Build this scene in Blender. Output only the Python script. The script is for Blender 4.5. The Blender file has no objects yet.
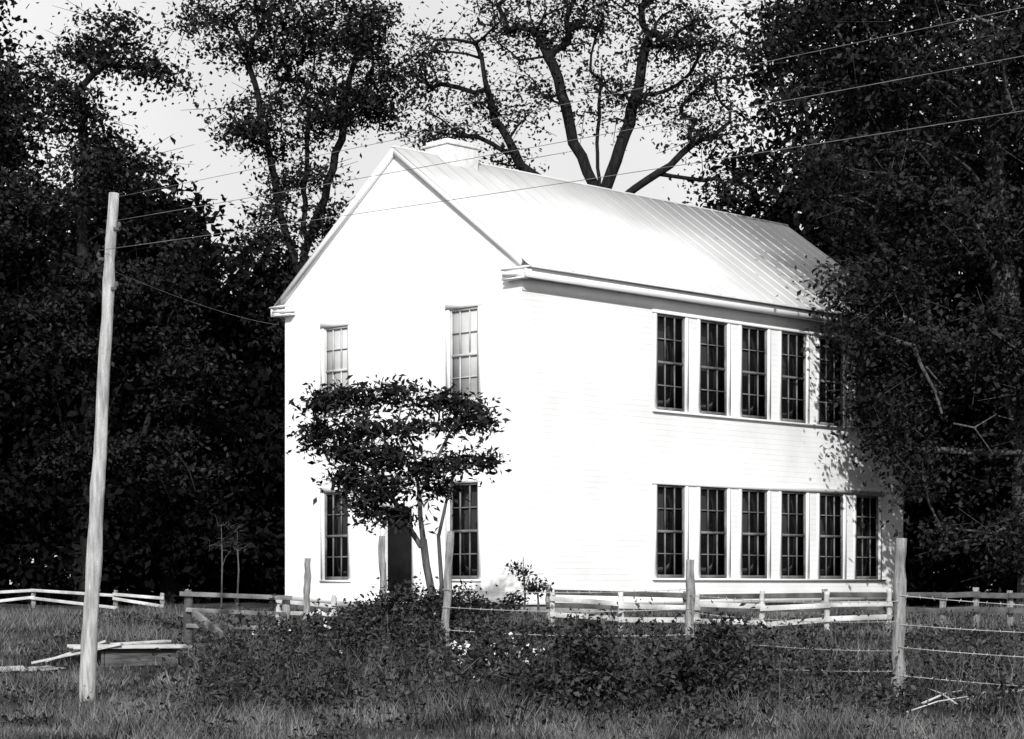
import bpy, math, numpy as np
from mathutils import Vector
SC=bpy.context.scene
try:
    SC.view_settings.view_transform='Standard'; SC.view_settings.look='None'; SC.view_settings.exposure=0
except Exception: pass
COL=SC.collection
# ---------------------------------------------------------------- materials
def mat(name,lo,hi,scale=3.0,rough=0.8,bump=0.0,bscale=40.0,spec=0.3,island=False,stretch=(1,1,1),detail=5,iw=.4):
    m=bpy.data.materials.new(name); m.use_nodes=True
    nt=m.node_tree; N=nt.nodes; L=nt.links
    b=N['Principled BSDF']; b.inputs['Roughness'].default_value=rough
    b.inputs['Specular IOR Level'].default_value=spec
    tc=N.new('ShaderNodeTexCoord'); mp=N.new('ShaderNodeMapping'); mp.inputs['Scale'].default_value=stretch
    L.new(tc.outputs['Object'],mp.inputs['Vector'])
    no=N.new('ShaderNodeTexNoise'); no.inputs['Scale'].default_value=scale; no.inputs['Detail'].default_value=1 if island else detail
    L.new(mp.outputs[0],no.inputs['Vector'])
    cr=N.new('ShaderNodeValToRGB'); e=cr.color_ramp.elements
    e[0].position=.3;e[1].position=.7
    e[0].color=(lo,lo,lo,1); e[1].color=(hi,hi,hi,1)
    if island:
        g=N.new('ShaderNodeNewGeometry'); mx=N.new('ShaderNodeMath'); mx.operation='MULTIPLY_ADD'
        L.new(g.outputs['Random Per Island'],mx.inputs[0]); mx.inputs[1].default_value=iw
        m2=N.new('ShaderNodeMath'); m2.operation='MULTIPLY'; m2.inputs[1].default_value=1-iw
        L.new(no.outputs['Fac'],m2.inputs[0]); L.new(m2.outputs[0],mx.inputs[2]); L.new(mx.outputs[0],cr.inputs[0])
    else: L.new(no.outputs['Fac'],cr.inputs[0])
    L.new(cr.outputs[0],b.inputs['Base Color'])
    if bump>0:
        n2=N.new('ShaderNodeTexNoise'); n2.inputs['Scale'].default_value=bscale; n2.inputs['Detail'].default_value=3
        L.new(mp.outputs[0],n2.inputs['Vector'])
        bp=N.new('ShaderNodeBump'); bp.inputs['Strength'].default_value=bump; bp.inputs['Distance'].default_value=.03
        L.new(n2.outputs['Fac'],bp.inputs['Height']); L.new(bp.outputs[0],b.inputs['Normal'])
    return m
M_trim=mat('white_trim_paint',.8,.88,2,.7)
M_fascia=mat('fascia_paint',.8,.88,2,.7)
M_sash=mat('grey_sash_paint',.07,.2,3,.6)
M_sashl=mat('pale_sash_paint',.42,.55,3,.6)
M_shade=mat('roller_shade',.42,.6,1.2,.8)
M_door=mat('dark_door',.006,.015,3,.8,spec=.05)
M_stone=mat('foundation_stone',.1,.3,3,.9,.6,8)
M_brick=mat('chimney_brick',.55,.8,5,.9,.6,20)
M_pole=mat('weathered_pole_wood',.24,.66,3,.9,.8,30,stretch=(7,7,.9))
M_post=mat('weathered_post_wood',.12,.42,4,.9,.8,30,stretch=(6,6,.8))
M_dpost=mat('dark_fence_wood',.03,.12,4,.9,.6,30)
M_white=mat('whitewashed_board',.24,.66,2.2,.9,.4,20,detail=8)
M_plank=mat('bleached_plank',.3,.6,3,.85,.4,20,stretch=(1,5,5))
M_wire=mat('dull_wire',.10,.22,3,.6)
M_bwire=mat('galvanised_wire',.2,.45,3,.5)
M_bark=mat('dark_bark',.006,.024,5,.95,.8,20,stretch=(3,3,.6),spec=.1)
M_barkl=mat('pale_bark',.03,.13,4,.95,.8,20,stretch=(3,3,.6),spec=.1)
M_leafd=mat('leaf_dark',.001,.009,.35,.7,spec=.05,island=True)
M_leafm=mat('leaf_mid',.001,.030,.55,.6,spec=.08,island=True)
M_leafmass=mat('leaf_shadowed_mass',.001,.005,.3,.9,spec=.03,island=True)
M_weed=mat('weed_leaf',.002,.07,1.5,.65,spec=.10,island=True)
M_grass=mat('grass_blade',.003,.20,.8,.8,spec=.06,island=True,iw=.28)
M_flower=mat('flower_petal',.6,.85,2,.7)
M_ground=mat('ground_soil_grass',.004,.08,.6,.95,.8,6,spec=.05,detail=8)
M_dirt=mat('pale_dirt_soil',.2,.5,.9,.95,.5,9,spec=.1)
M_stick=mat('dead_stick',.3,.5,3,.8)
M_glass=mat('window_glass',.004,.009,2,.04,.18,1.6,spec=.5)
M_side=bpy.data.materials.new('white_clapboard'); M_side.use_nodes=True
nt=M_side.node_tree;N=nt.nodes;L=nt.links;b=N['Principled BSDF'];b.inputs['Roughness'].default_value=.7
tc=N.new('ShaderNodeTexCoord');sx=N.new('ShaderNodeSeparateXYZ');L.new(tc.outputs['Object'],sx.inputs[0])
dv=N.new('ShaderNodeMath');dv.operation='MULTIPLY';dv.inputs[1].default_value=1/.13;L.new(sx.outputs['Z'],dv.inputs[0])
fr=N.new('ShaderNodeMath');fr.operation='FRACT';L.new(dv.outputs[0],fr.inputs[0])
inv=N.new('ShaderNodeMath');inv.operation='SUBTRACT';inv.inputs[0].default_value=1;L.new(fr.outputs[0],inv.inputs[1])
bp=N.new('ShaderNodeBump');bp.inputs['Strength'].default_value=.6;bp.inputs['Distance'].default_value=.02
L.new(inv.outputs[0],bp.inputs['Height']);L.new(bp.outputs[0],b.inputs['Normal'])
no=N.new('ShaderNodeTexNoise');no.inputs['Scale'].default_value=.8;no.inputs['Detail'].default_value=8
L.new(tc.outputs['Object'],no.inputs['Vector'])
cr=N.new('ShaderNodeValToRGB');e=cr.color_ramp.elements;e[0].position=.3;e[1].position=.58
e[0].color=(.73,.73,.73,1);e[1].color=(.86,.86,.86,1);L.new(no.outputs['Fac'],cr.inputs[0]);L.new(cr.outputs[0],b.inputs['Base Color'])
M_roof=bpy.data.materials.new('painted_metal_roof'); M_roof.use_nodes=True
nt=M_roof.node_tree;N=nt.nodes;L=nt.links;b=N['Principled BSDF'];b.inputs['Roughness'].default_value=1;b.inputs['Specular IOR Level'].default_value=.0
tc=N.new('ShaderNodeTexCoord');mp=N.new('ShaderNodeMapping');mp.inputs['Scale'].default_value=(.6,.5,.5)
L.new(tc.outputs['Object'],mp.inputs['Vector'])
no=N.new('ShaderNodeTexNoise');no.inputs['Scale'].default_value=1.0;no.inputs['Detail'].default_value=9
L.new(mp.outputs[0],no.inputs['Vector'])
cr=N.new('ShaderNodeValToRGB');e=cr.color_ramp.elements;e[0].position=.33;e[1].position=.62
e[0].color=(.56,.56,.56,1);e[1].color=(.68,.68,.68,1);L.new(no.outputs['Fac'],cr.inputs[0]);L.new(cr.outputs[0],b.inputs['Base Color'])

# ---------------------------------------------------------------- mesh helpers
def mkmesh(name,V,F,mats,mi=None,smooth=False):
    V=np.ascontiguousarray(V,dtype=np.float32);F=np.ascontiguousarray(F,dtype=np.int32);k=F.shape[1]
    me=bpy.data.meshes.new(name)
    me.vertices.add(len(V));me.vertices.foreach_set('co',V.ravel())
    me.loops.add(F.size);me.loops.foreach_set('vertex_index',F.ravel())
    me.polygons.add(len(F));me.polygons.foreach_set('loop_start',np.arange(0,F.size,k,dtype=np.int32))
    for m in mats: me.materials.append(m)
    if mi is not None: me.polygons.foreach_set('material_index',np.ascontiguousarray(mi,dtype=np.int32))
    me.update(calc_edges=True)
    if smooth: me.polygons.foreach_set('use_smooth',np.ones(len(F),dtype=bool))
    return me
def obj(name,me,parent=None,loc=(0,0,0)):
    o=bpy.data.objects.new(name,me);COL.objects.link(o);o.location=loc
    if parent: o.parent=parent
    return o
def empty(name,loc=(0,0,0),rz=0):
    o=bpy.data.objects.new(name,None);COL.objects.link(o);o.location=loc;o.rotation_euler=(0,0,rz);return o
class B:
    def __init__(s): s.v=[];s.f=[]
    def hexa(s,p):
        n=len(s.v);s.v+=[tuple(q) for q in p]
        s.f+=[(n,n+3,n+2,n+1),(n+4,n+5,n+6,n+7),(n,n+1,n+5,n+4),(n+1,n+2,n+6,n+5),(n+2,n+3,n+7,n+6),(n+3,n,n+4,n+7)]
    def box(s,x0,x1,y0,y1,z0,z1):
        x0,x1=min(x0,x1),max(x0,x1);y0,y1=min(y0,y1),max(y0,y1)
        s.hexa([(x0,y0,z0),(x1,y0,z0),(x1,y1,z0),(x0,y1,z0),(x0,y0,z1),(x1,y0,z1),(x1,y1,z1),(x0,y1,z1)])
    def wb(s,w,a0,a1,d0,d1,z0,z1):
        if w=='side': s.box(a0,a1,-d0,-d1,z0,z1)
        else: s.box(-d0,-d1,a0,a1,z0,z1)
    def beam(s,p,q,w,h):
        p=Vector(p);q=Vector(q);d=(q-p).normalized();u=Vector((0,0,1))
        if abs(d.z)>.9:u=Vector((0,1,0))
        r=d.cross(u).normalized()*w/2;u=r.cross(d).normalized()*h/2
        s.hexa([p-r-u,p+r-u,q+r-u,q-r-u,p-r+u,p+r+u,q+r+u,q-r+u])
    def quad(s,a,b_,c,d):
        n=len(s.v);s.v+=[a,b_,c,d];s.f.append((n,n+1,n+2,n+3))
    def make(s,name,m,parent=None,bev=0,loc=(0,0,0)):
        me=mkmesh(name,np.array([tuple(v) for v in s.v]),np.array(s.f),[m]);o=obj(name,me,parent,loc)
        if bev:
            md=o.modifiers.new('bev','BEVEL');md.width=bev;md.segments=2
        return o
def tube(pts,rad,k=8,rng=None,wob=0):
    pts=np.array(pts,float);n=len(pts);V=[];F=[]
    rad=np.full(n,rad) if np.isscalar(rad) else np.array(rad)
    T=np.gradient(pts,axis=0)
    for i in range(n):
        t=T[i]/np.linalg.norm(T[i]);a=np.array([0,0,1.]) if abs(t[2])<.8 else np.array([1.,0,0])
        u=np.cross(t,a);u/=np.linalg.norm(u);w=np.cross(t,u)
        for j in range(k):
            an=2*math.pi*j/k;r=rad[i]*(1+(rng.normal()*wob if rng is not None else 0))
            V.append(pts[i]+r*(math.cos(an)*u+math.sin(an)*w))
    for i in range(n-1):
        for j in range(k):
            F.append((i*k+j,i*k+(j+1)%k,(i+1)*k+(j+1)%k,(i+1)*k+j))
    V.append(pts[0]);V.append(pts[-1]);c0=n*k;c1=n*k+1
    for j in range(0,k-1,2):
        F.append((c0,(j+2)%k,(j+1)%k,j));F.append((c1,(n-1)*k+j,(n-1)*k+(j+1)%k,(n-1)*k+(j+2)%k))
    return np.array(V),np.array(F)
def tubes_obj(name,lst,m,parent=None,smooth=True):
    V=[];F=[];n=0
    for v,f in lst: V.append(v);F.append(f+n);n+=len(v)
    return obj(name,mkmesh(name,np.vstack(V),np.vstack(F),[m],smooth=smooth),parent)

def gh(x,y):
    x=np.asarray(x,float);y=np.asarray(y,float)
    z=np.interp(y,[0,12,20,25,28,32,36,40,44,60,120],[0,-.02,-.02,.14,.30,.55,.78,.96,1.08,1.18,1.3])
    return z+.035*np.sin(x*.9+y*.37)+.03*np.sin(x*.43-y*.8+1.3)+.015*np.sin(x*2.1+y*1.7)

# ---------------------------------------------------------------- foliage
def leafq(C,size,rng,bias=.6,asp=.55):
    n=len(C);nr=rng.normal(size=(n,3));nr[:,2]+=bias;nr/=np.linalg.norm(nr,axis=1)[:,None]
    t=np.cross(nr,rng.normal(size=(n,3)));t/=np.linalg.norm(t,axis=1)[:,None];b=np.cross(nr,t)
    s=(size*rng.uniform(.6,1.3,n))[:,None]
    V=np.empty((n,4,3));V[:,0]=C-t*s*.5;V[:,1]=C+b*s*asp*.5+nr*s*.1;V[:,2]=C+t*s*.5;V[:,3]=C-b*s*asp*.5+nr*s*.1
    return V.reshape(-1,3),np.arange(n*4).reshape(-1,4)
def treemesh(name,trunk,ells,lpc,cr,ls,tr,seed,bark,leaf,flat=.55,bias=.7,rise=.15,twigs=3,minr=.012,extra=None,asp=.55,limbs=None):
    rng=np.random.default_rng(seed);MX=30000
    P=np.zeros((MX,3));par=np.full(MX,-1);pl=np.zeros(MX);n=0
    tk=np.array(trunk,float)
    for i in range(len(tk)-1):
        k=max(2,int(np.linalg.norm(tk[i+1]-tk[i])/.5))
        for j in range(k):
            P[n]=tk[i]+(tk[i+1]-tk[i])*j/k
            if n: P[n]+=rng.normal(size=3)*[.04,.04,0]*min(1,tr*5)
            par[n]=n-1;n+=1
    P[n]=tk[-1];par[n]=n-1;n+=1
    nt0=n
    for lb in (limbs or []):
        lb=np.array(lb,float);j=int(np.argmin(np.linalg.norm(P[:nt0]-lb[0],axis=1)));pr=j;prev=P[j].copy()
        for q in range(len(lb)):
            k=max(1,int(np.linalg.norm(lb[q]-prev)/.4))
            for s in range(1,k+1):
                P[n]=prev+(lb[q]-prev)*s/k+rng.normal(size=3)*.03;par[n]=pr;pr=n;n+=1
            prev=lb[q]
    for i in range(1,n): pl[i]=pl[par[i]]+np.linalg.norm(P[i]-P[par[i]])
    nb=n;A=[]
    for (cx,cy,cz,rx,ry,rz,c) in ells:
        d=rng.normal(size=(c,3));d/=np.linalg.norm(d,axis=1)[:,None];d*=rng.uniform(0,1,(c,1))**.42
        A.append(np.array([cx,cy,cz])+d*[rx,ry,rz])
    A=np.vstack(A)
    dd=np.min(np.linalg.norm(A[:,None]-P[None,:nb],axis=2),axis=1);A=A[np.argsort(dd)]
    low=max(1,int(nt0*.22));tips=[];cnt=np.zeros(MX)
    for a in A:
        Q=P[low:n];D=np.linalg.norm(Q-a,axis=1)
        c=D+.22*pl[low:n]+1.2*np.maximum(0,Q[:,2]-a[2]);j=low+int(np.argmin(c))
        p0=P[j].copy();d=a-p0;dist=np.linalg.norm(d);k=max(2,int(dist/.45))
        ctrl=p0+d*.5+np.array([0,0,rise*dist])+rng.normal(size=3)*dist*.10
        pr=j
        for q in range(1,k+1):
            s=q/k;P[n]=(1-s)**2*p0+2*s*(1-s)*ctrl+s*s*a+rng.normal(size=3)*.035*min(1,dist*.5)
            par[n]=pr;pl[n]=pl[pr]+np.linalg.norm(P[n]-P[pr]);pr=n;n+=1
        tips.append(pr)
        x=pr
        while x>=0: cnt[x]+=1;x=par[x]
    cnt[:nb]=np.maximum(cnt[:nb],1)
    R=np.maximum(tr*np.sqrt(cnt/len(A)),minr)
    for i in range(nt0): R[i]*=1+.35*math.exp(-(P[i][2]-tk[0][2])/.5)
    i1=np.arange(1,n);p1=par[i1];S=P[p1];E=P[i1];r1=R[i1];r0=np.minimum(R[p1],r1*1.25)
    if twigs:
        t=np.repeat(np.array(tips),twigs);off=rng.normal(size=(len(t),3))*cr*[.55,.55,.35]
        S=np.vstack([S,P[t]]);E=np.vstack([E,P[t]+off]);r0=np.append(r0,np.full(len(t),minr*.8));r1=np.append(r1,np.full(len(t),minr*.35))
    if extra:
        for pts,ra,rb in extra:
            for q in range(len(pts)-1):
                f0=q/(len(pts)-1);f1=(q+1)/(len(pts)-1)
                S=np.vstack([S,[pts[q]]]);E=np.vstack([E,[pts[q+1]]]);r0=np.append(r0,ra+(rb-ra)*f0);r1=np.append(r1,ra+(rb-ra)*f1)
    T=E-S;ln=np.linalg.norm(T,axis=1)[:,None];T=T/np.maximum(ln,1e-6)
    up=np.where(np.abs(T[:,2:3])<.8,np.array([[0,0,1.]]),np.array([[1.,0,0]]))
    U=np.cross(T,up);U/=np.linalg.norm(U,axis=1)[:,None];W=np.cross(T,U);k=7
    an=np.arange(k)*2*math.pi/k;ca=np.cos(an)[None,:,None];sa=np.sin(an)[None,:,None]
    ring=ca*U[:,None]+sa*W[:,None];m=len(S);E2=E+T*np.minimum(ln*.12,.05)
    V=np.empty((m,2*k,3));V[:,:k]=S[:,None]+ring*r0[:,None,None];V[:,k:]=E2[:,None]+ring*r1[:,None,None]
    j=np.arange(k);fq=np.stack([j,(j+1)%k,k+(j+1)%k,k+j],1)
    F=(fq[None]+(np.arange(m)*2*k)[:,None,None]).reshape(-1,4);V=V.reshape(-1,3)
    t=np.repeat(np.array(tips),lpc);C=P[t]+rng.normal(size=(len(t),3))*[cr*.5,cr*.5,cr*.5*flat]*rng.uniform(.5,1.25,(len(t),1))
    C[:,2]-=.12*np.linalg.norm((C-P[t])[:,:2],axis=1)
    LV,LF=leafq(C,ls,rng,bias,asp)
    F2=np.vstack([F,LF+len(V)]);mi=np.append(np.zeros(len(F)),np.ones(len(LF)))
    return mkmesh(name,np.vstack([V,LV]),F2,[bark,leaf],mi)

def generic(name,seed,h=20,low=3.5,w=4.6,lpc=120,leaf=M_leafd,n=9,cl=13):
    rng=np.random.default_rng(seed);E=[]
    for i in range(n):
        z=low+(h-low)*(i+.5)/n;ww=w*math.sin(math.pi*min(.95,(.22+.74*(i+.5)/n)))**.7
        a=rng.uniform(0,6.28);r=ww*.5*rng.uniform(.2,1)
        E.append((r*math.cos(a),r*math.sin(a),z,ww*.75,ww*.75,(h-low)/n*1.0,cl))
    return treemesh(name,[(0,0,-.3),(.2,.1,h*.3),(-.1,.2,h*.55),(.1,0,h*.85)],E,lpc,1.5,.30,.26,seed,M_bark,leaf,twigs=0)
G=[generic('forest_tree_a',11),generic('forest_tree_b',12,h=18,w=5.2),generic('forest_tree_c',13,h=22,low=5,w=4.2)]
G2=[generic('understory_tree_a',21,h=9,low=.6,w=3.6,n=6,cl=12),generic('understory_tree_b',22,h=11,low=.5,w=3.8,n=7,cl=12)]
def inst(me,x,y,s,r,name='forest_tree'):
    o=obj(name,me,None,(x,y,float(gh(x,y))));o.scale=(s,s,s*1.0);o.rotation_euler=(0,0,r)
rng=np.random.default_rng(3)
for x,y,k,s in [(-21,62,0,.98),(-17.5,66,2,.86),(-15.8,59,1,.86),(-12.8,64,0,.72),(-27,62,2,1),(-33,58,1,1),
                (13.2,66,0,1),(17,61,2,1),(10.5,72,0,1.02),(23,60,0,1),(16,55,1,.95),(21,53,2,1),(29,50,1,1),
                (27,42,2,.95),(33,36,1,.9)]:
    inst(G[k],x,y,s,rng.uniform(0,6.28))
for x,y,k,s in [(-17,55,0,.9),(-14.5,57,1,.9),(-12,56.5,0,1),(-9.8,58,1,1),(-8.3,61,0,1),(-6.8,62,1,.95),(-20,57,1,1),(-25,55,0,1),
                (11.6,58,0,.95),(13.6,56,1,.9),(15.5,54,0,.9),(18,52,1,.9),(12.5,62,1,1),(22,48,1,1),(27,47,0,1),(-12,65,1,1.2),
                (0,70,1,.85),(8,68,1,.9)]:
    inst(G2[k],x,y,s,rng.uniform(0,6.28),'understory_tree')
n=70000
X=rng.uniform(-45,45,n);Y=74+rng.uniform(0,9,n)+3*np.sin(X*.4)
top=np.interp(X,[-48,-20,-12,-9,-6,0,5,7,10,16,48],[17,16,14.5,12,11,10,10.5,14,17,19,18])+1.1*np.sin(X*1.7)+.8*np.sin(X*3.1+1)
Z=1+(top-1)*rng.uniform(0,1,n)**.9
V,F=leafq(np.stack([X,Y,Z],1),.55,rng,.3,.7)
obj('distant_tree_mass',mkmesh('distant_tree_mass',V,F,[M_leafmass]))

def W(base,E): return [(e[0]-base[0],e[1]-base[1],e[2]-base[2])+tuple(e[3:]) for e in E]
def place(name,base,trunk,E,extra=None,limbs=None,**k):
    me=treemesh(name,W(base,trunk),W(base,E),extra=[(W(base,p),a,b) for p,a,b in extra] if extra else None,limbs=[W(base,l) for l in limbs] if limbs else None,**k)
    return obj(name,me,None,base)
# big maple right, reaching over the end of the house
E=[(9.2,50,17,3.6,3,2.2,34),(13,50,18,4,3.5,2.6,34),(7.0,50.5,15.8,2.2,2,1.3,18),(11,50,14.2,3.6,3,2.2,40),(14,49,13.5,3.2,3,2.8,30),(8,50.3,14.2,1.6,1.6,1.1,14),
   (9.6,50,11.6,2.2,2,1.3,26),(12.6,50,10.3,2.8,2.5,1.6,30),(9.0,49.8,9.0,1.25,1.2,1.2,16),(8.85,49.6,7.5,.7,.7,.6,8),(9.5,49.8,6.6,.9,1.0,.8,10),(10.1,49.8,7.6,1.1,1.2,1.0,12),(9.5,50,5.3,.45,.8,.6,5),(10.2,50,4.6,.45,.7,.7,5),
   (12.6,49.5,7.3,2.1,2,1.5,24),(13,50,4.4,2,1.8,1.6,18),(8.6,51,12.6,1.6,1.4,1.0,14),(11.8,49.5,2.9,1.5,1.5,1,10)]
place('maple_tree',(13.2,51,1.1),[(13.2,51,.9),(13.0,51,5),(12.4,50.8,9),(12,50.6,13),(11.6,50.4,17)],E,lpc=230,cr=1.1,ls=.16,tr=.42,seed=5,bark=M_barkl,leaf=M_leafm,flat=.45,
   extra=[([(9.2,49.2,7.7),(9.7,48.9,7.5),(9.9,48.9,7.0),(10.2,48.8,6.4),(10.35,48.8,5.9)],.06,.03),
          ([(10.0,48.9,7.0),(10.4,48.8,6.5)],.03,.015),([(10.6,48.6,5.6),(11.1,48.6,5.5),(11.6,48.6,5.8),(12,48.6,5.7)],.025,.012),([(11.1,48.6,5.5),(11.5,48.5,4.9)],.018,.01)])
# sparse elm behind the roof
E=[(-2.2,65,18.4,1.5,1.5,1.2,13),(.2,65,19.6,2,2,1.0,17),(2.6,65,20.0,2,2,1.0,18),(4.9,65,19.4,1.6,1.5,1.2,18),(6.4,65,18.2,1.3,1.5,1.3,15),
   (1.6,65,17.7,1.8,1.5,.9,9),(-2.4,65,16.6,1.1,1,.7,8),(4.2,65,17.2,1.6,1.3,.8,9),(-.4,65,17.2,1.3,1,.8,8),(6.2,65,16.2,1,1,.7,8),(7.0,65,14.8,1.0,1,.7,6),(-.2,65,15.6,.8,.8,.4,3),(0,65,22,3,2,1.2,14),(5,65,22,3,2,1.4,16)]
place('elm_tree',(2.5,65,1.2),[(2.5,65,1),(2.6,65,7),(2.75,65,12),(2.85,65,13.6)],E,lpc=100,cr=1.2,ls=.16,tr=.34,seed=8,bark=M_bark,leaf=M_leafm,rise=.04,minr=.018,twigs=3,
   limbs=[[(2.85,65,13.6),(2.6,65,14.6),(2.0,65.2,16.0),(1.5,65,18),(.6,65,19.9)],[(2.75,65,12.6),(1.6,64.8,14.2),(.3,64.7,15.2),(-.55,64.7,16.7),(-1.0,64.8,18.6)],
          [(2.85,65,13.6),(3.2,65,15),(3.6,65,16.2),(4.1,65.2,17.8),(4.4,65,19.4)],[(2.85,65,13.4),(3.6,64.9,14.2),(4.7,64.8,14.9),(5.8,64.8,15.9)],[(2.85,65,13.6),(2.75,65.2,16),(2.9,65.2,18.5)]])
# tree over left eave
E=[(-6.3,60,17.4,2,2,1.5,22),(-8,60,18.4,1.8,2,1.2,16),(-4.6,60,18.3,1.7,2,1.3,20),(-7.4,60,15.6,1.3,1.5,1.1,13),(-5.2,60,15.8,1.5,1.5,1.0,16),(-6.4,60,13.6,1.0,1.3,1.0,9),
   (-3.9,60,16.2,1.0,1.2,.8,10),(-7.4,60,12.2,.9,1.2,.9,9),(-5.6,60,12.4,.8,1,.7,6),(-7.0,60,10,1.3,1.5,1.1,13),(-6,60,20.5,3,2,1.4,20)]
place('maple_tree',(-6.2,60.5,1.15),[(-6.2,60.5,1),(-6.1,60.4,7),(-6.2,60.2,12),(-6.0,60,16)],E,lpc=160,cr=1.0,ls=.16,tr=.20,seed=9,bark=M_bark,leaf=M_leafm,minr=.015,flat=.45,
   limbs=[[(-6.2,60.2,11.5),(-5.6,60,13.2),(-5.1,60,15),(-4.6,60,17.5)],[(-6.2,60.2,10.5),(-6.8,60,12.5),(-7.3,60,15),(-7.8,60,17.5)]])
# trees at far left
E=[(-12.2,55,15,1.8,1.6,1.4,18),(-10.6,55,13.2,1.4,1.5,1.1,14),(-13,55,12,1.9,1.6,1.4,18),(-10.2,55,10.2,1.5,1.5,1.3,16),(-12,55,8.6,2.2,1.8,1.5,22),(-9.4,55,7.6,1.3,1.3,1.1,12),
   (-11.2,55,5.6,2,1.6,1.2,16),(-9.0,55,5,1,1,.9,7),(-11.3,55,16.6,1.0,1,.7,8),(-9.7,55,15.9,.9,1,.6,6)]
place('maple_tree',(-11.6,55.6,1.1),[(-11.6,55.6,.9),(-11.5,55.4,6),(-11.7,55.2,11),(-11.6,55,14.6)],E,lpc=160,cr=1.0,ls=.16,tr=.26,seed=10,bark=M_bark,leaf=M_leafm,flat=.45,
   extra=[([(-8.9,54,5.2),(-8.6,53.9,4.8),(-8.45,53.9,4.3)],.03,.012)])
# small locust tree in front of gable end: broad loose crown of leafy sprays
E=[(-3.35,38,5.1,.45,.5,.26,9),(-3.5,37.8,4.55,.38,.5,.3,9),(-2.85,38.1,5.28,.45,.5,.2,8),(-2.2,38,5.32,.42,.5,.2,7),(-1.5,38,5.22,.45,.5,.16,7),(-.85,38,5.05,.4,.45,.2,8),
   (-.5,38,4.8,.25,.4,.14,3),(-1.15,37.8,4.72,.4,.4,.16,5),(-2.8,37.7,4.7,.5,.5,.26,10),(-3.05,37.9,4.2,.45,.5,.26,10),(-2.35,37.8,4.1,.5,.5,.28,12),(-3.0,38,3.65,.42,.4,.26,9),
   (-2.35,37.8,3.5,.48,.45,.3,12),(-2.7,37.8,3.1,.32,.4,.18,6),(-1.75,38,3.85,.35,.4,.22,6),(-1.05,38,4.02,.45,.45,.15,7),(-.55,38,4.05,.25,.4,.1,3),(-1.25,38,3.5,.35,.3,.15,4),(-2.1,37.9,2.95,.3,.3,.18,5),(-1.95,38,4.65,.35,.4,.2,5)]
place('locust_tree',(-1.42,38,.88),[(-1.42,38,.8),(-1.5,38,1.6),(-1.7,38,2.5),(-1.75,38,3.4),(-1.85,38,4.3)],E,lpc=50,cr=.44,ls=.165,tr=.07,seed=18,bark=M_barkl,leaf=M_leafm,minr=.007,flat=.55,
   extra=[([(-1.4,38,.8),(-1.32,38,1.7),(-1.38,38,2.6),(-1.2,38,3.4),(-1.05,38,3.9)],.05,.02)],bias=.9,asp=.40,
   limbs=[[(-1.7,38,2.4),(-2.2,38,3.2),(-2.7,38,4.0),(-3.2,38,4.6)],[(-1.75,38,3.3),(-1.4,38,4.2),(-.9,38,4.9)],[(-1.75,38,3.2),(-1.3,38,3.7),(-.7,38,4.0)]])

# ---------------------------------------------------------------- house
RZ=math.atan2(.696,.718)
H=empty('schoolhouse',(.217,44,0),RZ)
Lx,Wy=14.2,8.37;zb=1.3;zt=8.78
def wall(name,w,length,opens,z0,z1,flip=False):
    us=sorted({0,length,*[o[0] for o in opens],*[o[1] for o in opens]});zs=sorted({z0,z1,*[o[2] for o in opens],*[o[3] for o in opens]})
    b=B()
    def p(a,d,z): return (a,-d,z) if w=='side' else (-d,a,z)
    for i in range(len(us)-1):
        for j in range(len(zs)-1):
            cx=(us[i]+us[i+1])/2;cz=(zs[j]+zs[j+1])/2
            if any(o[0]<cx<o[1] and o[2]<cz<o[3] for o in opens): continue
            b.quad(p(us[i],0,zs[j]),p(us[i+1],0,zs[j]),p(us[i+1],0,zs[j+1]),p(us[i],0,zs[j+1]))
    for a0,a1,c0,c1 in opens:
        D=-.16
        b.quad(p(a0,0,c0),p(a0,D,c0),p(a0,D,c1),p(a0,0,c1));b.quad(p(a1,0,c0),p(a1,D,c0),p(a1,D,c1),p(a1,0,c1))
        b.quad(p(a0,0,c0),p(a1,0,c0),p(a1,D,c0),p(a0,D,c0));b.quad(p(a0,0,c1),p(a1,0,c1),p(a1,D,c1),p(a0,D,c1))
    return b.make(name,M_side,H)
so=[]
for i in range(6):
    a=4.39+1.545*i;so+=[(a,a+1.01,1.88,4.06),(a,a+1.01,5.79,8.04)]
fo=[(1.40,2.35,1.84,4.0),(5.93,6.85,1.84,3.95),(1.40,2.35,5.82,7.92),(5.93,6.85,5.82,7.92)]
door=(3.62,4.62,1.32,3.5)
wall('side_wall','side',Lx,so,zb,zt);wall('gable_wall','fac',Wy,fo+[door],zb,zt)
b=B();b.quad((0,Wy,zb),(Lx,Wy,zb),(Lx,Wy,zt),(0,Wy,zt));b.quad((Lx,0,zb),(Lx,Wy,zb),(Lx,Wy,zt),(Lx,0,zt));b.make('rear_walls',M_side,H)
sl=(11.9-8.6)/(Wy/2+.4)
def rz(y): y=min(y,Wy-y);return 8.6+sl*(y+.4)
me=mkmesh('gable_triangles',np.array([(0,0,zt),(0,Wy,zt),(0,Wy/2,rz(Wy/2)-.1),(Lx,0,zt),(Lx,Wy,zt),(Lx,Wy/2,rz(Wy/2)-.1)]),np.array([(0,1,2),(3,5,4)]),[M_side]);obj('gable_triangles',me,H)
b=B();b.box(.03,Lx-.03,.03,Wy-.03,.7,zb);b.make('foundation',M_stone,H)
FX=-.07
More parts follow.
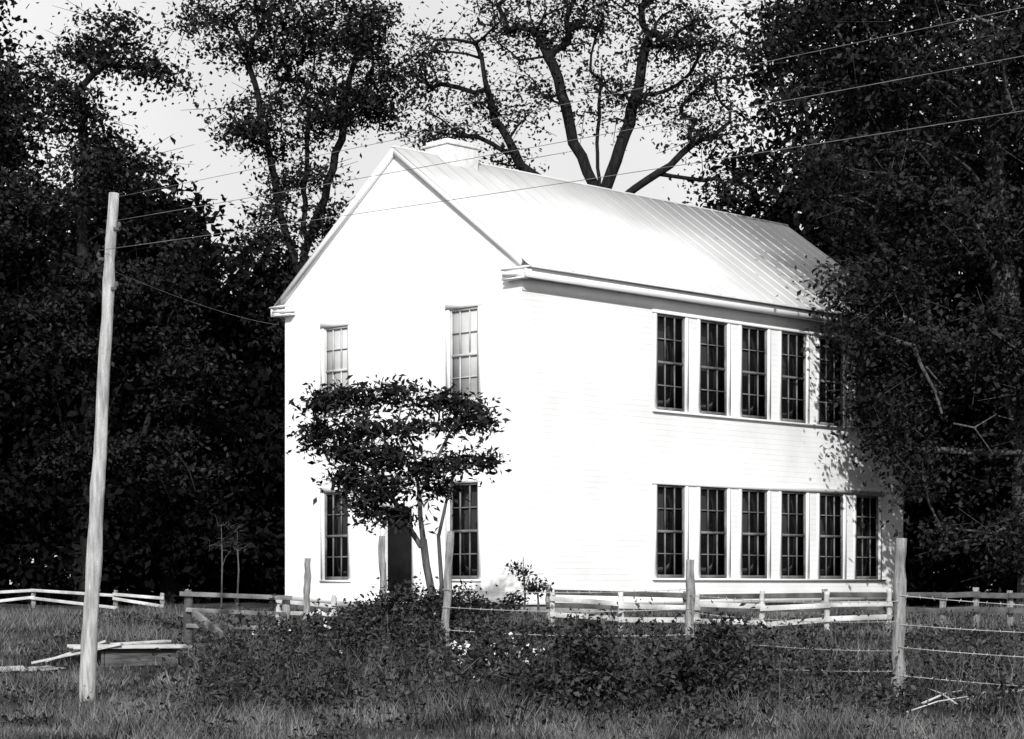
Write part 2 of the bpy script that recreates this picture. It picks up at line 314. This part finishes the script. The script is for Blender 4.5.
for nm,sg in (('roof_front_slope',0),('roof_rear_slope',1)):
    b=B();th=.04
    def q(x,y,dz): 
        z=8.6+sl*(y+.4)+dz; yy=y if sg==0 else Wy-y; return (x,yy,z)
    b.hexa([q(FX-.02,-.40,-th),q(Lx+.34,-.40,-th),q(Lx+.34,Wy/2,-th),q(FX-.02,Wy/2,-th),q(FX-.02,-.40,0),q(Lx+.34,-.40,0),q(Lx+.34,Wy/2,0),q(FX-.02,Wy/2,0)])
    b.make(nm,M_roof,H)
    b=B();x=FX+.25
    while x<Lx+.3:
        b.hexa([q(x,-.39,.002),q(x+.05,-.39,.002),q(x+.05,Wy/2-.03,.002),q(x,Wy/2-.03,.002),q(x+.012,-.39,.024),q(x+.034,-.39,.024),q(x+.034,Wy/2-.03,.024),q(x+.012,Wy/2-.03,.024)])
        x+=.50
    b.make('roof_seams',M_roof,H)
b=B();b.box(FX-.03,Lx+.36,Wy/2-.06,Wy/2+.06,rz(Wy/2)-.04,rz(Wy/2)+.006);b.make('ridge_cap',M_roof,H,.01)
b=B()
CX=-.2
for s in (0,1):
    f=(lambda y:y) if s==0 else (lambda y:Wy-y)
    b.box(CX,Lx+.3,f(-.28),f(-.003),8.39,8.43)
    b.box(CX,Lx+.3,f(-.32),f(-.282),8.36,8.56)
    b.box(CX,-.003,f(-.278),f(.42),8.35,8.385);b.box(CX,-.003,f(-.28),f(.42),8.433,8.50)
    b.box(CX-.02,-.09,f(-.36),f(.44),8.563,8.60)
b.make('cornice',M_fascia,H)
b=B();b.box(.0,Lx,-.025,-.003,8.12,8.385);b.make('frieze',M_trim,H)
b=B()
for s in (0,1):
    for x0,x1 in ((FX-.025,-.003),(Lx+.26,Lx+.30)):
        def q(x,y,dz): 
            z=8.6+sl*(y+.4)+dz; yy=y if s==0 else Wy-y; return (x,yy,z)
        b.hexa([q(x0,-.05,-.21),q(x1,-.05,-.21),q(x1,Wy/2,-.21),q(x0,Wy/2,-.21),q(x0,-.05,-.042),q(x1,-.05,-.042),q(x1,Wy/2,-.042),q(x0,Wy/2,-.042)])
b.make('rake_boards',M_trim,H)
b=B()
b.wb('side',0,Lx,.003,.03,zb-.02,zb+.147);b.wb('fac',-.03,door[0]-.13,.003,.03,zb-.02,zb+.147);b.wb('fac',door[1]+.13,Wy,.003,.03,zb-.02,zb+.147)
b.make('water_table',M_trim,H)
def window(w,o,shade,long=False):
    a0,a1,c0,c1=o;P=empty('window');P.parent=H
    off=(0,-.03,0) if w=='side' else (-.03,0,0)
    g=B();d=-.105;g.wb(w,a0+.002,a1-.002,d,d-.02,c0,c1);g.make('shade' if shade else 'glass',M_shade if shade else M_glass,P,loc=off)
    s=B();cm=(c0+c1)/2
    s.wb(w,a0+.003,a0+.055,-.055,-.10,c0+.002,c1-.002);s.wb(w,a1-.055,a1-.003,-.055,-.10,c0+.002,c1-.002)
    s.wb(w,a0+.055,a1-.055,-.055,-.10,c0+.002,c0+.08);s.wb(w,a0+.055,a1-.055,-.055,-.10,c1-.055,c1-.002);s.wb(w,a0+.055,a1-.055,-.055,-.10,cm-.03,cm+.03)
    for i in (1,2):
        x=a0+(a1-a0)*i/3;s.wb(w,x-.014,x+.014,-.065,-.098,c0+.08,cm-.03);s.wb(w,x-.014,x+.014,-.065,-.098,cm+.03,c1-.055)
    for lo,hi in ((c0+.08,cm-.03),(cm+.03,c1-.055)):
        z=(lo+hi)/2;s.wb(w,a0+.055,a1-.055,-.068,-.097,z-.013,z+.013)
    s.make('sash',M_sashl if shade else M_sash,P,loc=off)
    c=B();k=.01
    c.wb(w,a0-.11,a0-.001,.003,k,c0,c1);c.wb(w,a1+.001,a1+.11,.003,k,c0,c1)
    if not long:
        c.wb(w,a0-.12,a1+.12,.003,.015,c1+.001,c1+.13);c.wb(w,a0-.12,a1+.12,.003,.035,c0-.05,c0-.002)
    c.make('casing',M_trim,P)
for i in range(6):
    window('side',so[2*i],False,True);window('side',so[2*i+1],False,True)
window('fac',fo[0],False);window('fac',fo[1],False);window('fac',fo[2],True);window('fac',fo[3],True)
b=B()
for c0,c1 in ((1.88,4.06),(5.79,8.04)):
    b.wb('side',4.22,13.33,.003,.07,c0-.05,c0-.003);b.wb('side',4.22,13.33,.003,.03,c1+.003,c1+.075 if c1>8 else c1+.12)
b.make('window_band_trim',M_trim,H)
b=B();b.wb('fac',door[0]+.002,door[1]-.002,-.12,-.155,door[2],door[3]);b.make('door',M_door,H)
b=B();b.wb('fac',door[0]-.12,door[0]-.001,.003,.012,door[2],door[3]);b.wb('fac',door[1]+.001,door[1]+.12,.003,.012,door[2],door[3]);b.wb('fac',door[0]-.12,door[1]+.12,.003,.016,door[3]+.001,door[3]+.15);b.make('door_casing',M_trim,H)
b=B();b.wb('fac',door[0]-.3,door[1]+.3,.05,1.1,.9,1.15);b.wb('fac',door[0]-.1,door[1]+.1,.05,.6,1.152,1.3);b.make('door_steps',M_stone,H,.01)
b=B();cx=1.75;cy=Wy/2
b.box(cx-.50,cx+.50,cy-.40,cy+.40,11.2,12.10);b.box(cx-.54,cx+.54,cy-.44,cy+.44,12.103,12.16);b.box(cx-.48,cx+.48,cy-.39,cy+.39,12.163,12.24)
b.make('chimney',M_brick,H,.015)

# ---------------------------------------------------------------- ground
xs=np.unique(np.concatenate([np.linspace(-3000,-60,14),np.linspace(-60,60,241),np.linspace(60,3000,14)]))
ys=np.unique(np.concatenate([np.linspace(-600,-10,8),np.linspace(-10,90,201),np.linspace(90,4000,14)]))
XX,YY=np.meshgrid(xs,ys);ZZ=gh(XX,YY);nx=len(xs)
V=np.stack([XX,YY,ZZ],-1).reshape(-1,3);i,j=np.meshgrid(np.arange(nx-1),np.arange(len(ys)-1));a=(j*nx+i).ravel()
obj('ground',mkmesh('ground',V,np.stack([a,a+1,a+nx+1,a+nx],1),[M_ground],smooth=True))
pts=[(-16,29.6),(-12,30.0),(-9,30.3),(-7.6,30.5),(-6.6,30.4)];pc=[]
for q in range(len(pts)-1):
    for s in np.linspace(0,1,10,endpoint=False): pc.append((pts[q][0]*(1-s)+pts[q+1][0]*s,pts[q][1]*(1-s)+pts[q+1][1]*s))
pc=np.array(pc);V=[];F=[]
for q,(x,y) in enumerate(pc):
    w=.42+.12*math.sin(q*1.1)+.1*math.sin(q*2.7)
    w*=min(1,(len(pc)-q)/6)
    for s in (-1,-.33,.33,1): V.append((x,y+s*w,float(gh(x,y+s*w))+.03))
for q in range(len(pc)-1):
    for s in range(3): n0=q*4+s;F.append((n0,n0+4,n0+5,n0+1))
obj('dirt_path',mkmesh('dirt_path',np.array(V),np.array(F),[M_dirt],smooth=True))

rng=np.random.default_rng(77)
n=230000
Y=18+27*rng.uniform(0,1,n)**1.25;X=rng.uniform(-1,1,n)*(Y*.28+2)+.3
pn=.5+.25*np.sin(X*1.7+Y*.9)+.25*np.sin(X*.7-Y*1.9+2)+.2*np.sin(X*3.7+Y*3.1)
tall=np.exp(-((Y-27.5)/3.8)**2)*(X>-4.3)+.4*np.exp(-((Y-36)/1.5)**2)*(X>-1)
dens=np.clip(.15+.8*pn,0,1);keep=rng.uniform(0,1,n)<dens
ty=np.interp(X,pc[:,0],pc[:,1])
nearp=(np.abs(Y-ty+.25)<.62+.1*np.sin(X*5))&(X<-6.75)&(rng.uniform(0,1,n)<.96);keep&=~nearp
keep&=~((Y>43)&(Y-44>np.abs(X-.217)*.9))
X=X[keep];Y=Y[keep];pn=pn[keep];tall=tall[keep];n=len(X)
h=(.04+.14*np.clip(pn,0,1)+.32*tall*np.clip(pn,.15,1))*rng.uniform(.4,1.6,n)
w=rng.uniform(.005,.013,n);an=rng.uniform(0,6.28,n);Z=gh(X,Y)
lean=rng.normal(size=(n,2))*.5*h[:,None]
V=np.empty((n,3,3));V[:,0]=np.stack([X-np.cos(an)*w,Y-np.sin(an)*w,Z-.02],1);V[:,1]=np.stack([X+np.cos(an)*w,Y+np.sin(an)*w,Z-.02],1)
V[:,2]=np.stack([X+lean[:,0],Y+lean[:,1],Z+h],1)
obj('grass',mkmesh('grass',V.reshape(-1,3),np.arange(n*3).reshape(-1,3),[M_grass]))
n=80000;K=620
cxy=np.stack([rng.uniform(-8.5,9.5,K),rng.uniform(20.5,41,K)],1);cs=rng.uniform(.15,.55,K)
u=rng.uniform(0,1,K);bandm=u<.55
cxy[bandm,1]=rng.normal(27.5,2.0,bandm.sum());cxy[bandm,0]=rng.uniform(-3.8,9.5,bandm.sum());b2=(u>.55)&(u<.62);cxy[b2,1]=rng.normal(35.0,.8,b2.sum());cxy[b2,0]=rng.uniform(-2.5,9.5,b2.sum());cs[b2]*=.6
cs[(cxy[:,0]<-6)&(np.abs(cxy[:,1]-30.2)<1.2)]*=.15
idx=rng.integers(0,K,n);C=np.zeros((n,3));C[:,:2]=cxy[idx]+rng.normal(size=(n,2))*cs[idx][:,None]*.7
hh=cs[idx]*np.where((cxy[idx][:,0]<-4.3)|(cxy[idx][:,1]>33.5),.3,1.0);C[:,2]=gh(C[:,0],C[:,1])+.02+np.abs(rng.normal(size=n))*hh*.55
V,F=leafq(C,.075,rng,.8)
obj('weeds',mkmesh('weeds',V,F,[M_weed]))
# tall stalked weeds
ns=520;SX=np.where(rng.uniform(0,1,ns)<.55,rng.normal(-.6,1.8,ns),rng.uniform(-4.2,9,ns));SY=rng.normal(27.8,2.4,ns);SH=rng.uniform(.3,.95,ns)*np.where(SX>4,.65,1);SX=np.maximum(SX,-4.2)
C=[];Z0=gh(SX,SY);T0=[]
for q in range(ns):
    ln=rng.normal(size=2)*.2*SH[q];k=int(14+SH[q]*34)
    s=rng.uniform(.15,1,k);p=np.stack([SX[q]+ln[0]*s,SY[q]+ln[1]*s,Z0[q]+SH[q]*s],1)
    p[:,:2]+=rng.normal(size=(k,2))*(.10*(1.15-s))[:,None];C.append(p)
    a=np.array([SX[q],SY[q],Z0[q]]);c=a+np.array([ln[0],ln[1],SH[q]])
    T0.append([a-[.006,0,0],a+[.006,0,0],c+[.003,0,0],c-[.003,0,0]])
V,F=leafq(np.vstack(C),.09,rng,.6,.4);T0=np.array(T0).reshape(-1,3);F0=np.arange(len(T0)).reshape(-1,4)
obj('tall_weeds',mkmesh('tall_weeds',np.vstack([V,T0]),np.vstack([F,F0+len(V)]),[M_weed]))

def bush(name,x,y,E,lpc=60,ls=.085,cr=.3,seed=1,leaf=M_weed,flowers=0,fs=.07):
    z=float(gh(x,y));ells=[(dx,dy,dz,rx,ry,rz_,c) for dx,dy,dz,rx,ry,rz_,c in E]
    me=treemesh(name,[(0,0,-.05),(.02,0,.12),(0,.02,.3)],ells,lpc,cr,ls,.035,seed,M_dpost,leaf,flat=.8,minr=.005,rise=.1)
    o=obj(name,me,None,(x,y,z))
    if flowers:
        r=np.random.default_rng(seed+99);C=[]
        for e in E:
            k=max(1,int(flowers*e[6]/sum(q[6] for q in E)))
            d=r.normal(size=(k,3));d/=np.linalg.norm(d,axis=1)[:,None];d[:,1]=-abs(d[:,1]);c=np.array(e[:3])+d*np.array(e[3:6])*1.25
            for q in c:
                m=r.integers(3,10);C.append(q+r.normal(size=(m,3))*fs*.45)
        V,F=leafq(np.vstack(C),fs,r,.3,.8);obj('flowers',mkmesh('flowers',V,F,[M_flower]),o)
    return o
bush('rose_bush',-1.9,30,[(-.7,0,.5,.5,.5,.3,14),(0,0,.65,.6,.5,.35,20),(.7,0,.55,.5,.5,.35,18),(1.4,0,.45,.5,.5,.28,14),(.2,0,1.0,.4,.3,.18,10),(.9,0,.9,.3,.3,.15,6)],seed=31,flowers=10)
bush('rose_bush',-3.2,30.5,[(0,0,.38,.5,.4,.22,14),(.5,0,.5,.4,.4,.22,10),(-.5,0,.25,.35,.3,.15,8)],seed=32,flowers=12)
bush('rose_bush',-.4,27.4,[(0,0,.4,.45,.4,.25,12),(.5,0,.35,.4,.4,.22,10),(.1,0,.7,.25,.25,.12,5)],seed=33,flowers=30)
bush('wild_shrub',.75,23.6,[(0,0,.45,.6,.4,.28,24),(-.5,0,.3,.4,.4,.22,12),(.45,0,.55,.45,.4,.28,16),(.1,0,.9,.35,.3,.17,10)],seed=34,ls=.085)
bush('wild_shrub',2.3,24.2,[(0,0,.5,.55,.4,.28,20),(.3,0,.85,.35,.3,.22,12),(-.4,0,.5,.35,.3,.22,10),(.5,0,.3,.4,.3,.2,11)],seed=35,ls=.085)
bush('wild_shrub',1.6,27.8,[(0,0,.45,.6,.5,.22,15),(.8,0,.45,.5,.4,.25,14),(-.7,0,.4,.4,.4,.22,11)],seed=36)
bush('wild_shrub',-.9,38.2,[(0,0,.38,.5,.4,.32,15),(.5,0,.25,.4,.4,.2,9),(-.6,0,.3,.35,.3,.25,9)],seed=37,leaf=M_leafm)
bush('wild_shrub',-3.0,39,[(0,0,.25,.35,.4,.2,10),(.4,0,.15,.3,.4,.15,6)],seed=38,leaf=M_leafm)
bush('wild_shrub',3.6,28.5,[(0,0,.3,.5,.5,.2,11),(.9,0,.25,.4,.4,.2,9)],seed=39)
bush('wild_shrub',-2.2,27.2,[(0,0,.35,.6,.5,.2,14),(.9,0,.3,.4,.4,.2,10),(-.9,0,.2,.4,.4,.15,8)],seed=40)
bush('wild_shrub',.7,31.5,[(0,0,.35,.5,.4,.22,12),(.6,0,.25,.4,.4,.2,9),(-.5,0,.35,.35,.3,.2,8)],seed=41)
def sapling(x,y,hgt,seed,leaf=M_leafm,lp=20,br=8):
    z=float(gh(x,y))
    me=treemesh('sapling',[(0,0,-.05),(.03,0,hgt*.5),(0,.02,hgt*.95)],[(0,0,hgt*.8,.35*hgt*.5,.2,hgt*.2,br)],lp,.2,.09,.018,seed,M_barkl,leaf,minr=.006)
    obj('sapling',me,None,(x,y,z))
sapling(.2,36,1.45,51,lp=12);sapling(.02,34,.9,52);sapling(-6.9,48,2.2,53,lp=10);sapling(-6.6,48.6,2.0,54,lp=10);sapling(.45,37,.9,55)

# ---------------------------------------------------------------- poles and wires
rg=np.random.default_rng(5)
def wpole(name,b0,t0,r0,r1):
    P=empty(name,b0);k=30;pts=[(np.array(t0)-np.array(b0))*s/k+np.array([.006*math.sin(s*.9),.006*math.cos(s),0]) for s in range(k+1)]
    rad=[r0+(r1-r0)*s/k+rg.normal()*.004 for s in range(k+1)]
    tubes_obj('shaft',[tube(pts,rad,12,rg,.04)],M_pole,P)
    return P
pb=(-5.37,25.5,.05);pt=(-5.02,25.5,6.60)
P=wpole('utility_pole',pb,pt,.108,.066)
def pin(P,x,y,z,s=1):
    b=B();b.box(x,x+.07*s,y-.02,y+.02,z-.03,z+.01);b.make('insulator_bracket',M_dpost,P,.004)
    tubes_obj('insulator',[tube([(x+.07*s,y,z),(x+.07*s,y,z+.04),(x+.07*s,y,z+.08)],[.02,.028,.014],8)],M_dpost,P)
pin(P,.36,-.05,6.1);pin(P,.24,-.05,5.72,-1);pin(P,.33,-.06,5.35)
P2b=(23.4,2.6,0);P2=wpole('utility_pole',P2b,(23.4,2.6,7.4),.11,.07)
W3=[]
def wirep(a,c,sag,r=.007,k=40):
    a=np.array(a);c=np.array(c);return tube([a+(c-a)*s-np.array([0,0,4*sag*s*(1-s)]) for s in np.linspace(0,1,k)],r,6)
W3.append(wirep((-4.95,25.45,6.25),(23.4,2.6,7.0),.22,.0035));W3.append(wirep((-5.2,25.45,5.87),(23.3,2.65,6.3),.25,.0035))
W3.append(wirep((-4.98,25.5,6.55),(23.3,2.6,7.3),.08,.003));W3.append(wirep((-5.0,25.4,5.6),(-5.72,49.6,8.1),.1,.003))
tubes_obj('overhead_wires',W3,M_wire)

# ---------------------------------------------------------------- fences
def rpost(x,y,top,r,parent,m=M_post,lean=0,bot=None):
    z=float(gh(x,y))-.1;k=12
    pts=[(x+lean*s/k+.008*math.sin(s*1.3+x),y,z+(top-z)*s/k) for s in range(k+1)]
    rad=[r*(1.08-.2*s/k)+rg.normal()*.004 for s in range(k+1)]
    return tubes_obj('post',[tube(pts,rad,9,rg,.08)],m,parent)
P=empty('barbed_wire_fence')
PP=[(-3.9,38.2,2.2,.065),(-2.09,33.6,2.5,.06),(-1.0,29,2.44,.06),(2.45,28,2.02,.065),(4.76,25,2.24,.08),(8.3,24.2,2.1,.08),(12.2,23.2,2.0,.08)]
for x,y,t,r in PP: rpost(x,y,t,r,P,M_post,lean=rg.normal()*.05)
ws=[]
for q in range(2,len(PP)-1):
    a=PP[q];c=PP[q+1]
    for hgt in (.35,.68,1.0,1.28):
        A=(a[0],a[1]-a[3],float(gh(a[0],a[1]))+hgt+rg.normal()*.03);Cc=(c[0],c[1]-c[3],float(gh(c[0],c[1]))+hgt+rg.normal()*.03)
        ws.append(wirep(A,Cc,.05,.005,20))
        A=np.array(A);Cc=np.array(Cc);Ln=np.linalg.norm(Cc-A)
        for s in np.arange(.1,Ln,.16):
            f=s/Ln;p=A+(Cc-A)*f-np.array([0,0,4*.05*f*(1-f)]);d=np.array([rg.normal()*.01,.0,.022])
            ws.append(tube([p-d,p,p+d],.0045,4))
tubes_obj('barbed_wire',ws,M_bwire,P)
def bfence(name,pts,rails,ph,m,mp,rw=.1,rt=.025,pr=.055,jit=.025):
    P=empty(name);bb=B()
    for x,y in pts: rpost(x,y,float(gh(x,y))+ph+rg.normal()*.03,pr,P,mp)
    for q in range(len(pts)-1):
        for hgt in rails:
            a=pts[q];c=pts[q+1];z0=float(gh(*a))+hgt+rg.normal()*jit;z1=float(gh(*c))+hgt+rg.normal()*jit
            bb.beam((a[0]-.05,a[1]-pr-.02-.027*(q%2),z0),(c[0]+.05,c[1]-pr-.02-.027*(q%2),z1),rt,rw)
    bb.make('rails',m,P,.004)
bfence('white_board_fence',[(.75,37.6),(2.02,37.5),(3.42,37.4),(4.62,37.4),(5.8,37.3),(6.95,37.3)],(.24,.50),.74,M_white,M_white,rw=.095)
bfence('weathered_rail_fence',[(.7,38.6),(3.3,38.4),(5.9,38.2),(8.0,37.6),(8.6,37.5),(9.2,37.4),(11.5,37.2),(14,37)],(.36,.64),.72,M_dpost,M_post,rw=.1,rt=.06,pr=.06)
bfence('white_board_fence',[(-16,49),(-13.6,48.8),(-11.4,48.2),(-9.2,47),(-8.0,46.3)],(.16,.36),.46,M_white,M_post,rw=.07,jit=.06)
bfence('white_board_fence',[(-4.75,41.2),(-3.6,41),(-2.5,40.6)],(.18,.38),.5,M_white,M_white,rw=.08)
P=empty('wooden_gate_fence');bb=B()
rpost(-5.28,33,1.6,.075,P,M_dpost);rpost(-3.72,33.3,1.5,.07,P,M_post);rpost(-4.5,33.15,1.45,.04,P,M_dpost)
bb.beam((-5.4,32.88,1.54),(-3.6,33.15,1.47),.06,.075);bb.beam((-5.3,32.88,1.28),(-3.7,33.18,1.20),.03,.07);bb.beam((-5.3,32.88,1.02),(-3.7,33.18,.97),.03,.07)
bb.beam((-5.15,32.7,1.25),(-3.95,31.0,.52),.05,.10)
bb.make('gate_rails',mat('gate_board_wood',.05,.24,3,.9,.6,20),P,.005)
# low plank platform with loose boards
P=empty('plank_platform',(-5.85,31.2,float(gh(-5.85,31.2))-.02),math.radians(14))
for q in range(8):
    b=B();y=-.75+q*.19;j=rg.normal()*.09
    z=.25+rg.normal()*.006
    b.box(-.85+j,.72+j,y,y+.175,z,z+.045);b.make('plank',M_plank,P,.005)
b=B()
b.box(-.45,.6,-.62,-.56,-.1,.235);b.box(-.45,.6,.6,.66,-.1,.235);b.box(-.5,-.46,-.62,.66,-.1,.232);b.box(.602,.65,-.62,.66,-.1,.232)
b.make('crib',mat('crib_board_wood',.03,.12,3,.9,.6,15,stretch=(1,1,6)),P,.005)
b=B();b.beam((-1.5,-.4,.05),(-.2,-.72,.33),.2,.035);b.beam((-1.3,.2,.05),(-.4,.1,.36),.18,.035);b.beam((-.3,-.35,.32),(.55,.25,.35),.2,.035);b.make('loose_boards',M_plank,P,.004)
ws=[]
for (x0,y0,x1,y1,r) in [(3.3,24.3,3.85,24.6,.02),(4.9,24.2,5.6,24.9,.015),(5.3,24.1,5.1,24.8,.012),(5.9,25.3,6.5,25.0,.03),(5.6,24.9,6.4,25.6,.012),(4.6,23.6,5.4,23.9,.01)]:
    z0=float(gh(x0,y0))+.08;z1=float(gh(x1,y1))+.2
    ws.append(tube([(x0,y0,z0),((x0+x1)/2,(y0+y1)/2+.03,(z0+z1)/2+.03),(x1,y1,z1)],[r,r*.9,r*.6],6))
tubes_obj('fallen_branches',ws,M_stick)

# ---------------------------------------------------------------- light: hazy bright summer sky + sun behind viewer
EL=math.radians(29);S=Vector((-.05,-1,0)).normalized()*math.cos(EL)+Vector((0,0,math.sin(EL)))
sd=bpy.data.lights.new('sun','SUN');sd.energy=4.3;sd.angle=math.radians(.8);sd.color=(1,.995,.985)
so_=bpy.data.objects.new('sun',sd);COL.objects.link(so_);so_.rotation_euler=S.to_track_quat('Z','Y').to_euler();so_.location=(0,-20,30)
w=bpy.data.worlds.new('World');SC.world=w;w.use_nodes=True;nt=w.node_tree;bg=nt.nodes['Background']
sk=nt.nodes.new('ShaderNodeTexSky');sk.sky_type='NISHITA';sk.sun_disc=False;sk.sun_elevation=EL;sk.sun_rotation=math.atan2(S.x,S.y)
sk.dust_density=4;sk.air_density=1.0
bw=nt.nodes.new('ShaderNodeRGBToBW');nt.links.new(sk.outputs[0],bw.inputs[0])
tc=nt.nodes.new('ShaderNodeTexCoord');cn=nt.nodes.new('ShaderNodeTexNoise');cn.inputs['Scale'].default_value=3;cn.inputs['Detail'].default_value=5
nt.links.new(tc.outputs['Generated'],cn.inputs['Vector'])
cm=nt.nodes.new('ShaderNodeMapRange');cm.inputs[1].default_value=.35;cm.inputs[2].default_value=.65;cm.inputs[3].default_value=6.4;cm.inputs[4].default_value=8.2
nt.links.new(cn.outputs['Fac'],cm.inputs[0])
mx=nt.nodes.new('ShaderNodeMix');mx.data_type='FLOAT';mx.inputs[0].default_value=.88
nt.links.new(bw.outputs[0],mx.inputs[2]);nt.links.new(cm.outputs[0],mx.inputs[3])
nt.links.new(mx.outputs[0],bg.inputs['Color']);bg.inputs['Strength'].default_value=.13
# ---------------------------------------------------------------- camera
cd=bpy.data.cameras.new('camera');cam=bpy.data.objects.new('camera',cd);COL.objects.link(cam)
cam.location=(0,0,1.6);cam.rotation_euler=(math.radians(90),0,0);cd.sensor_width=36;cd.lens=2024/1024*36;cd.shift_y=220.5/1024
cd.clip_start=.1;cd.clip_end=6000;SC.camera=cam
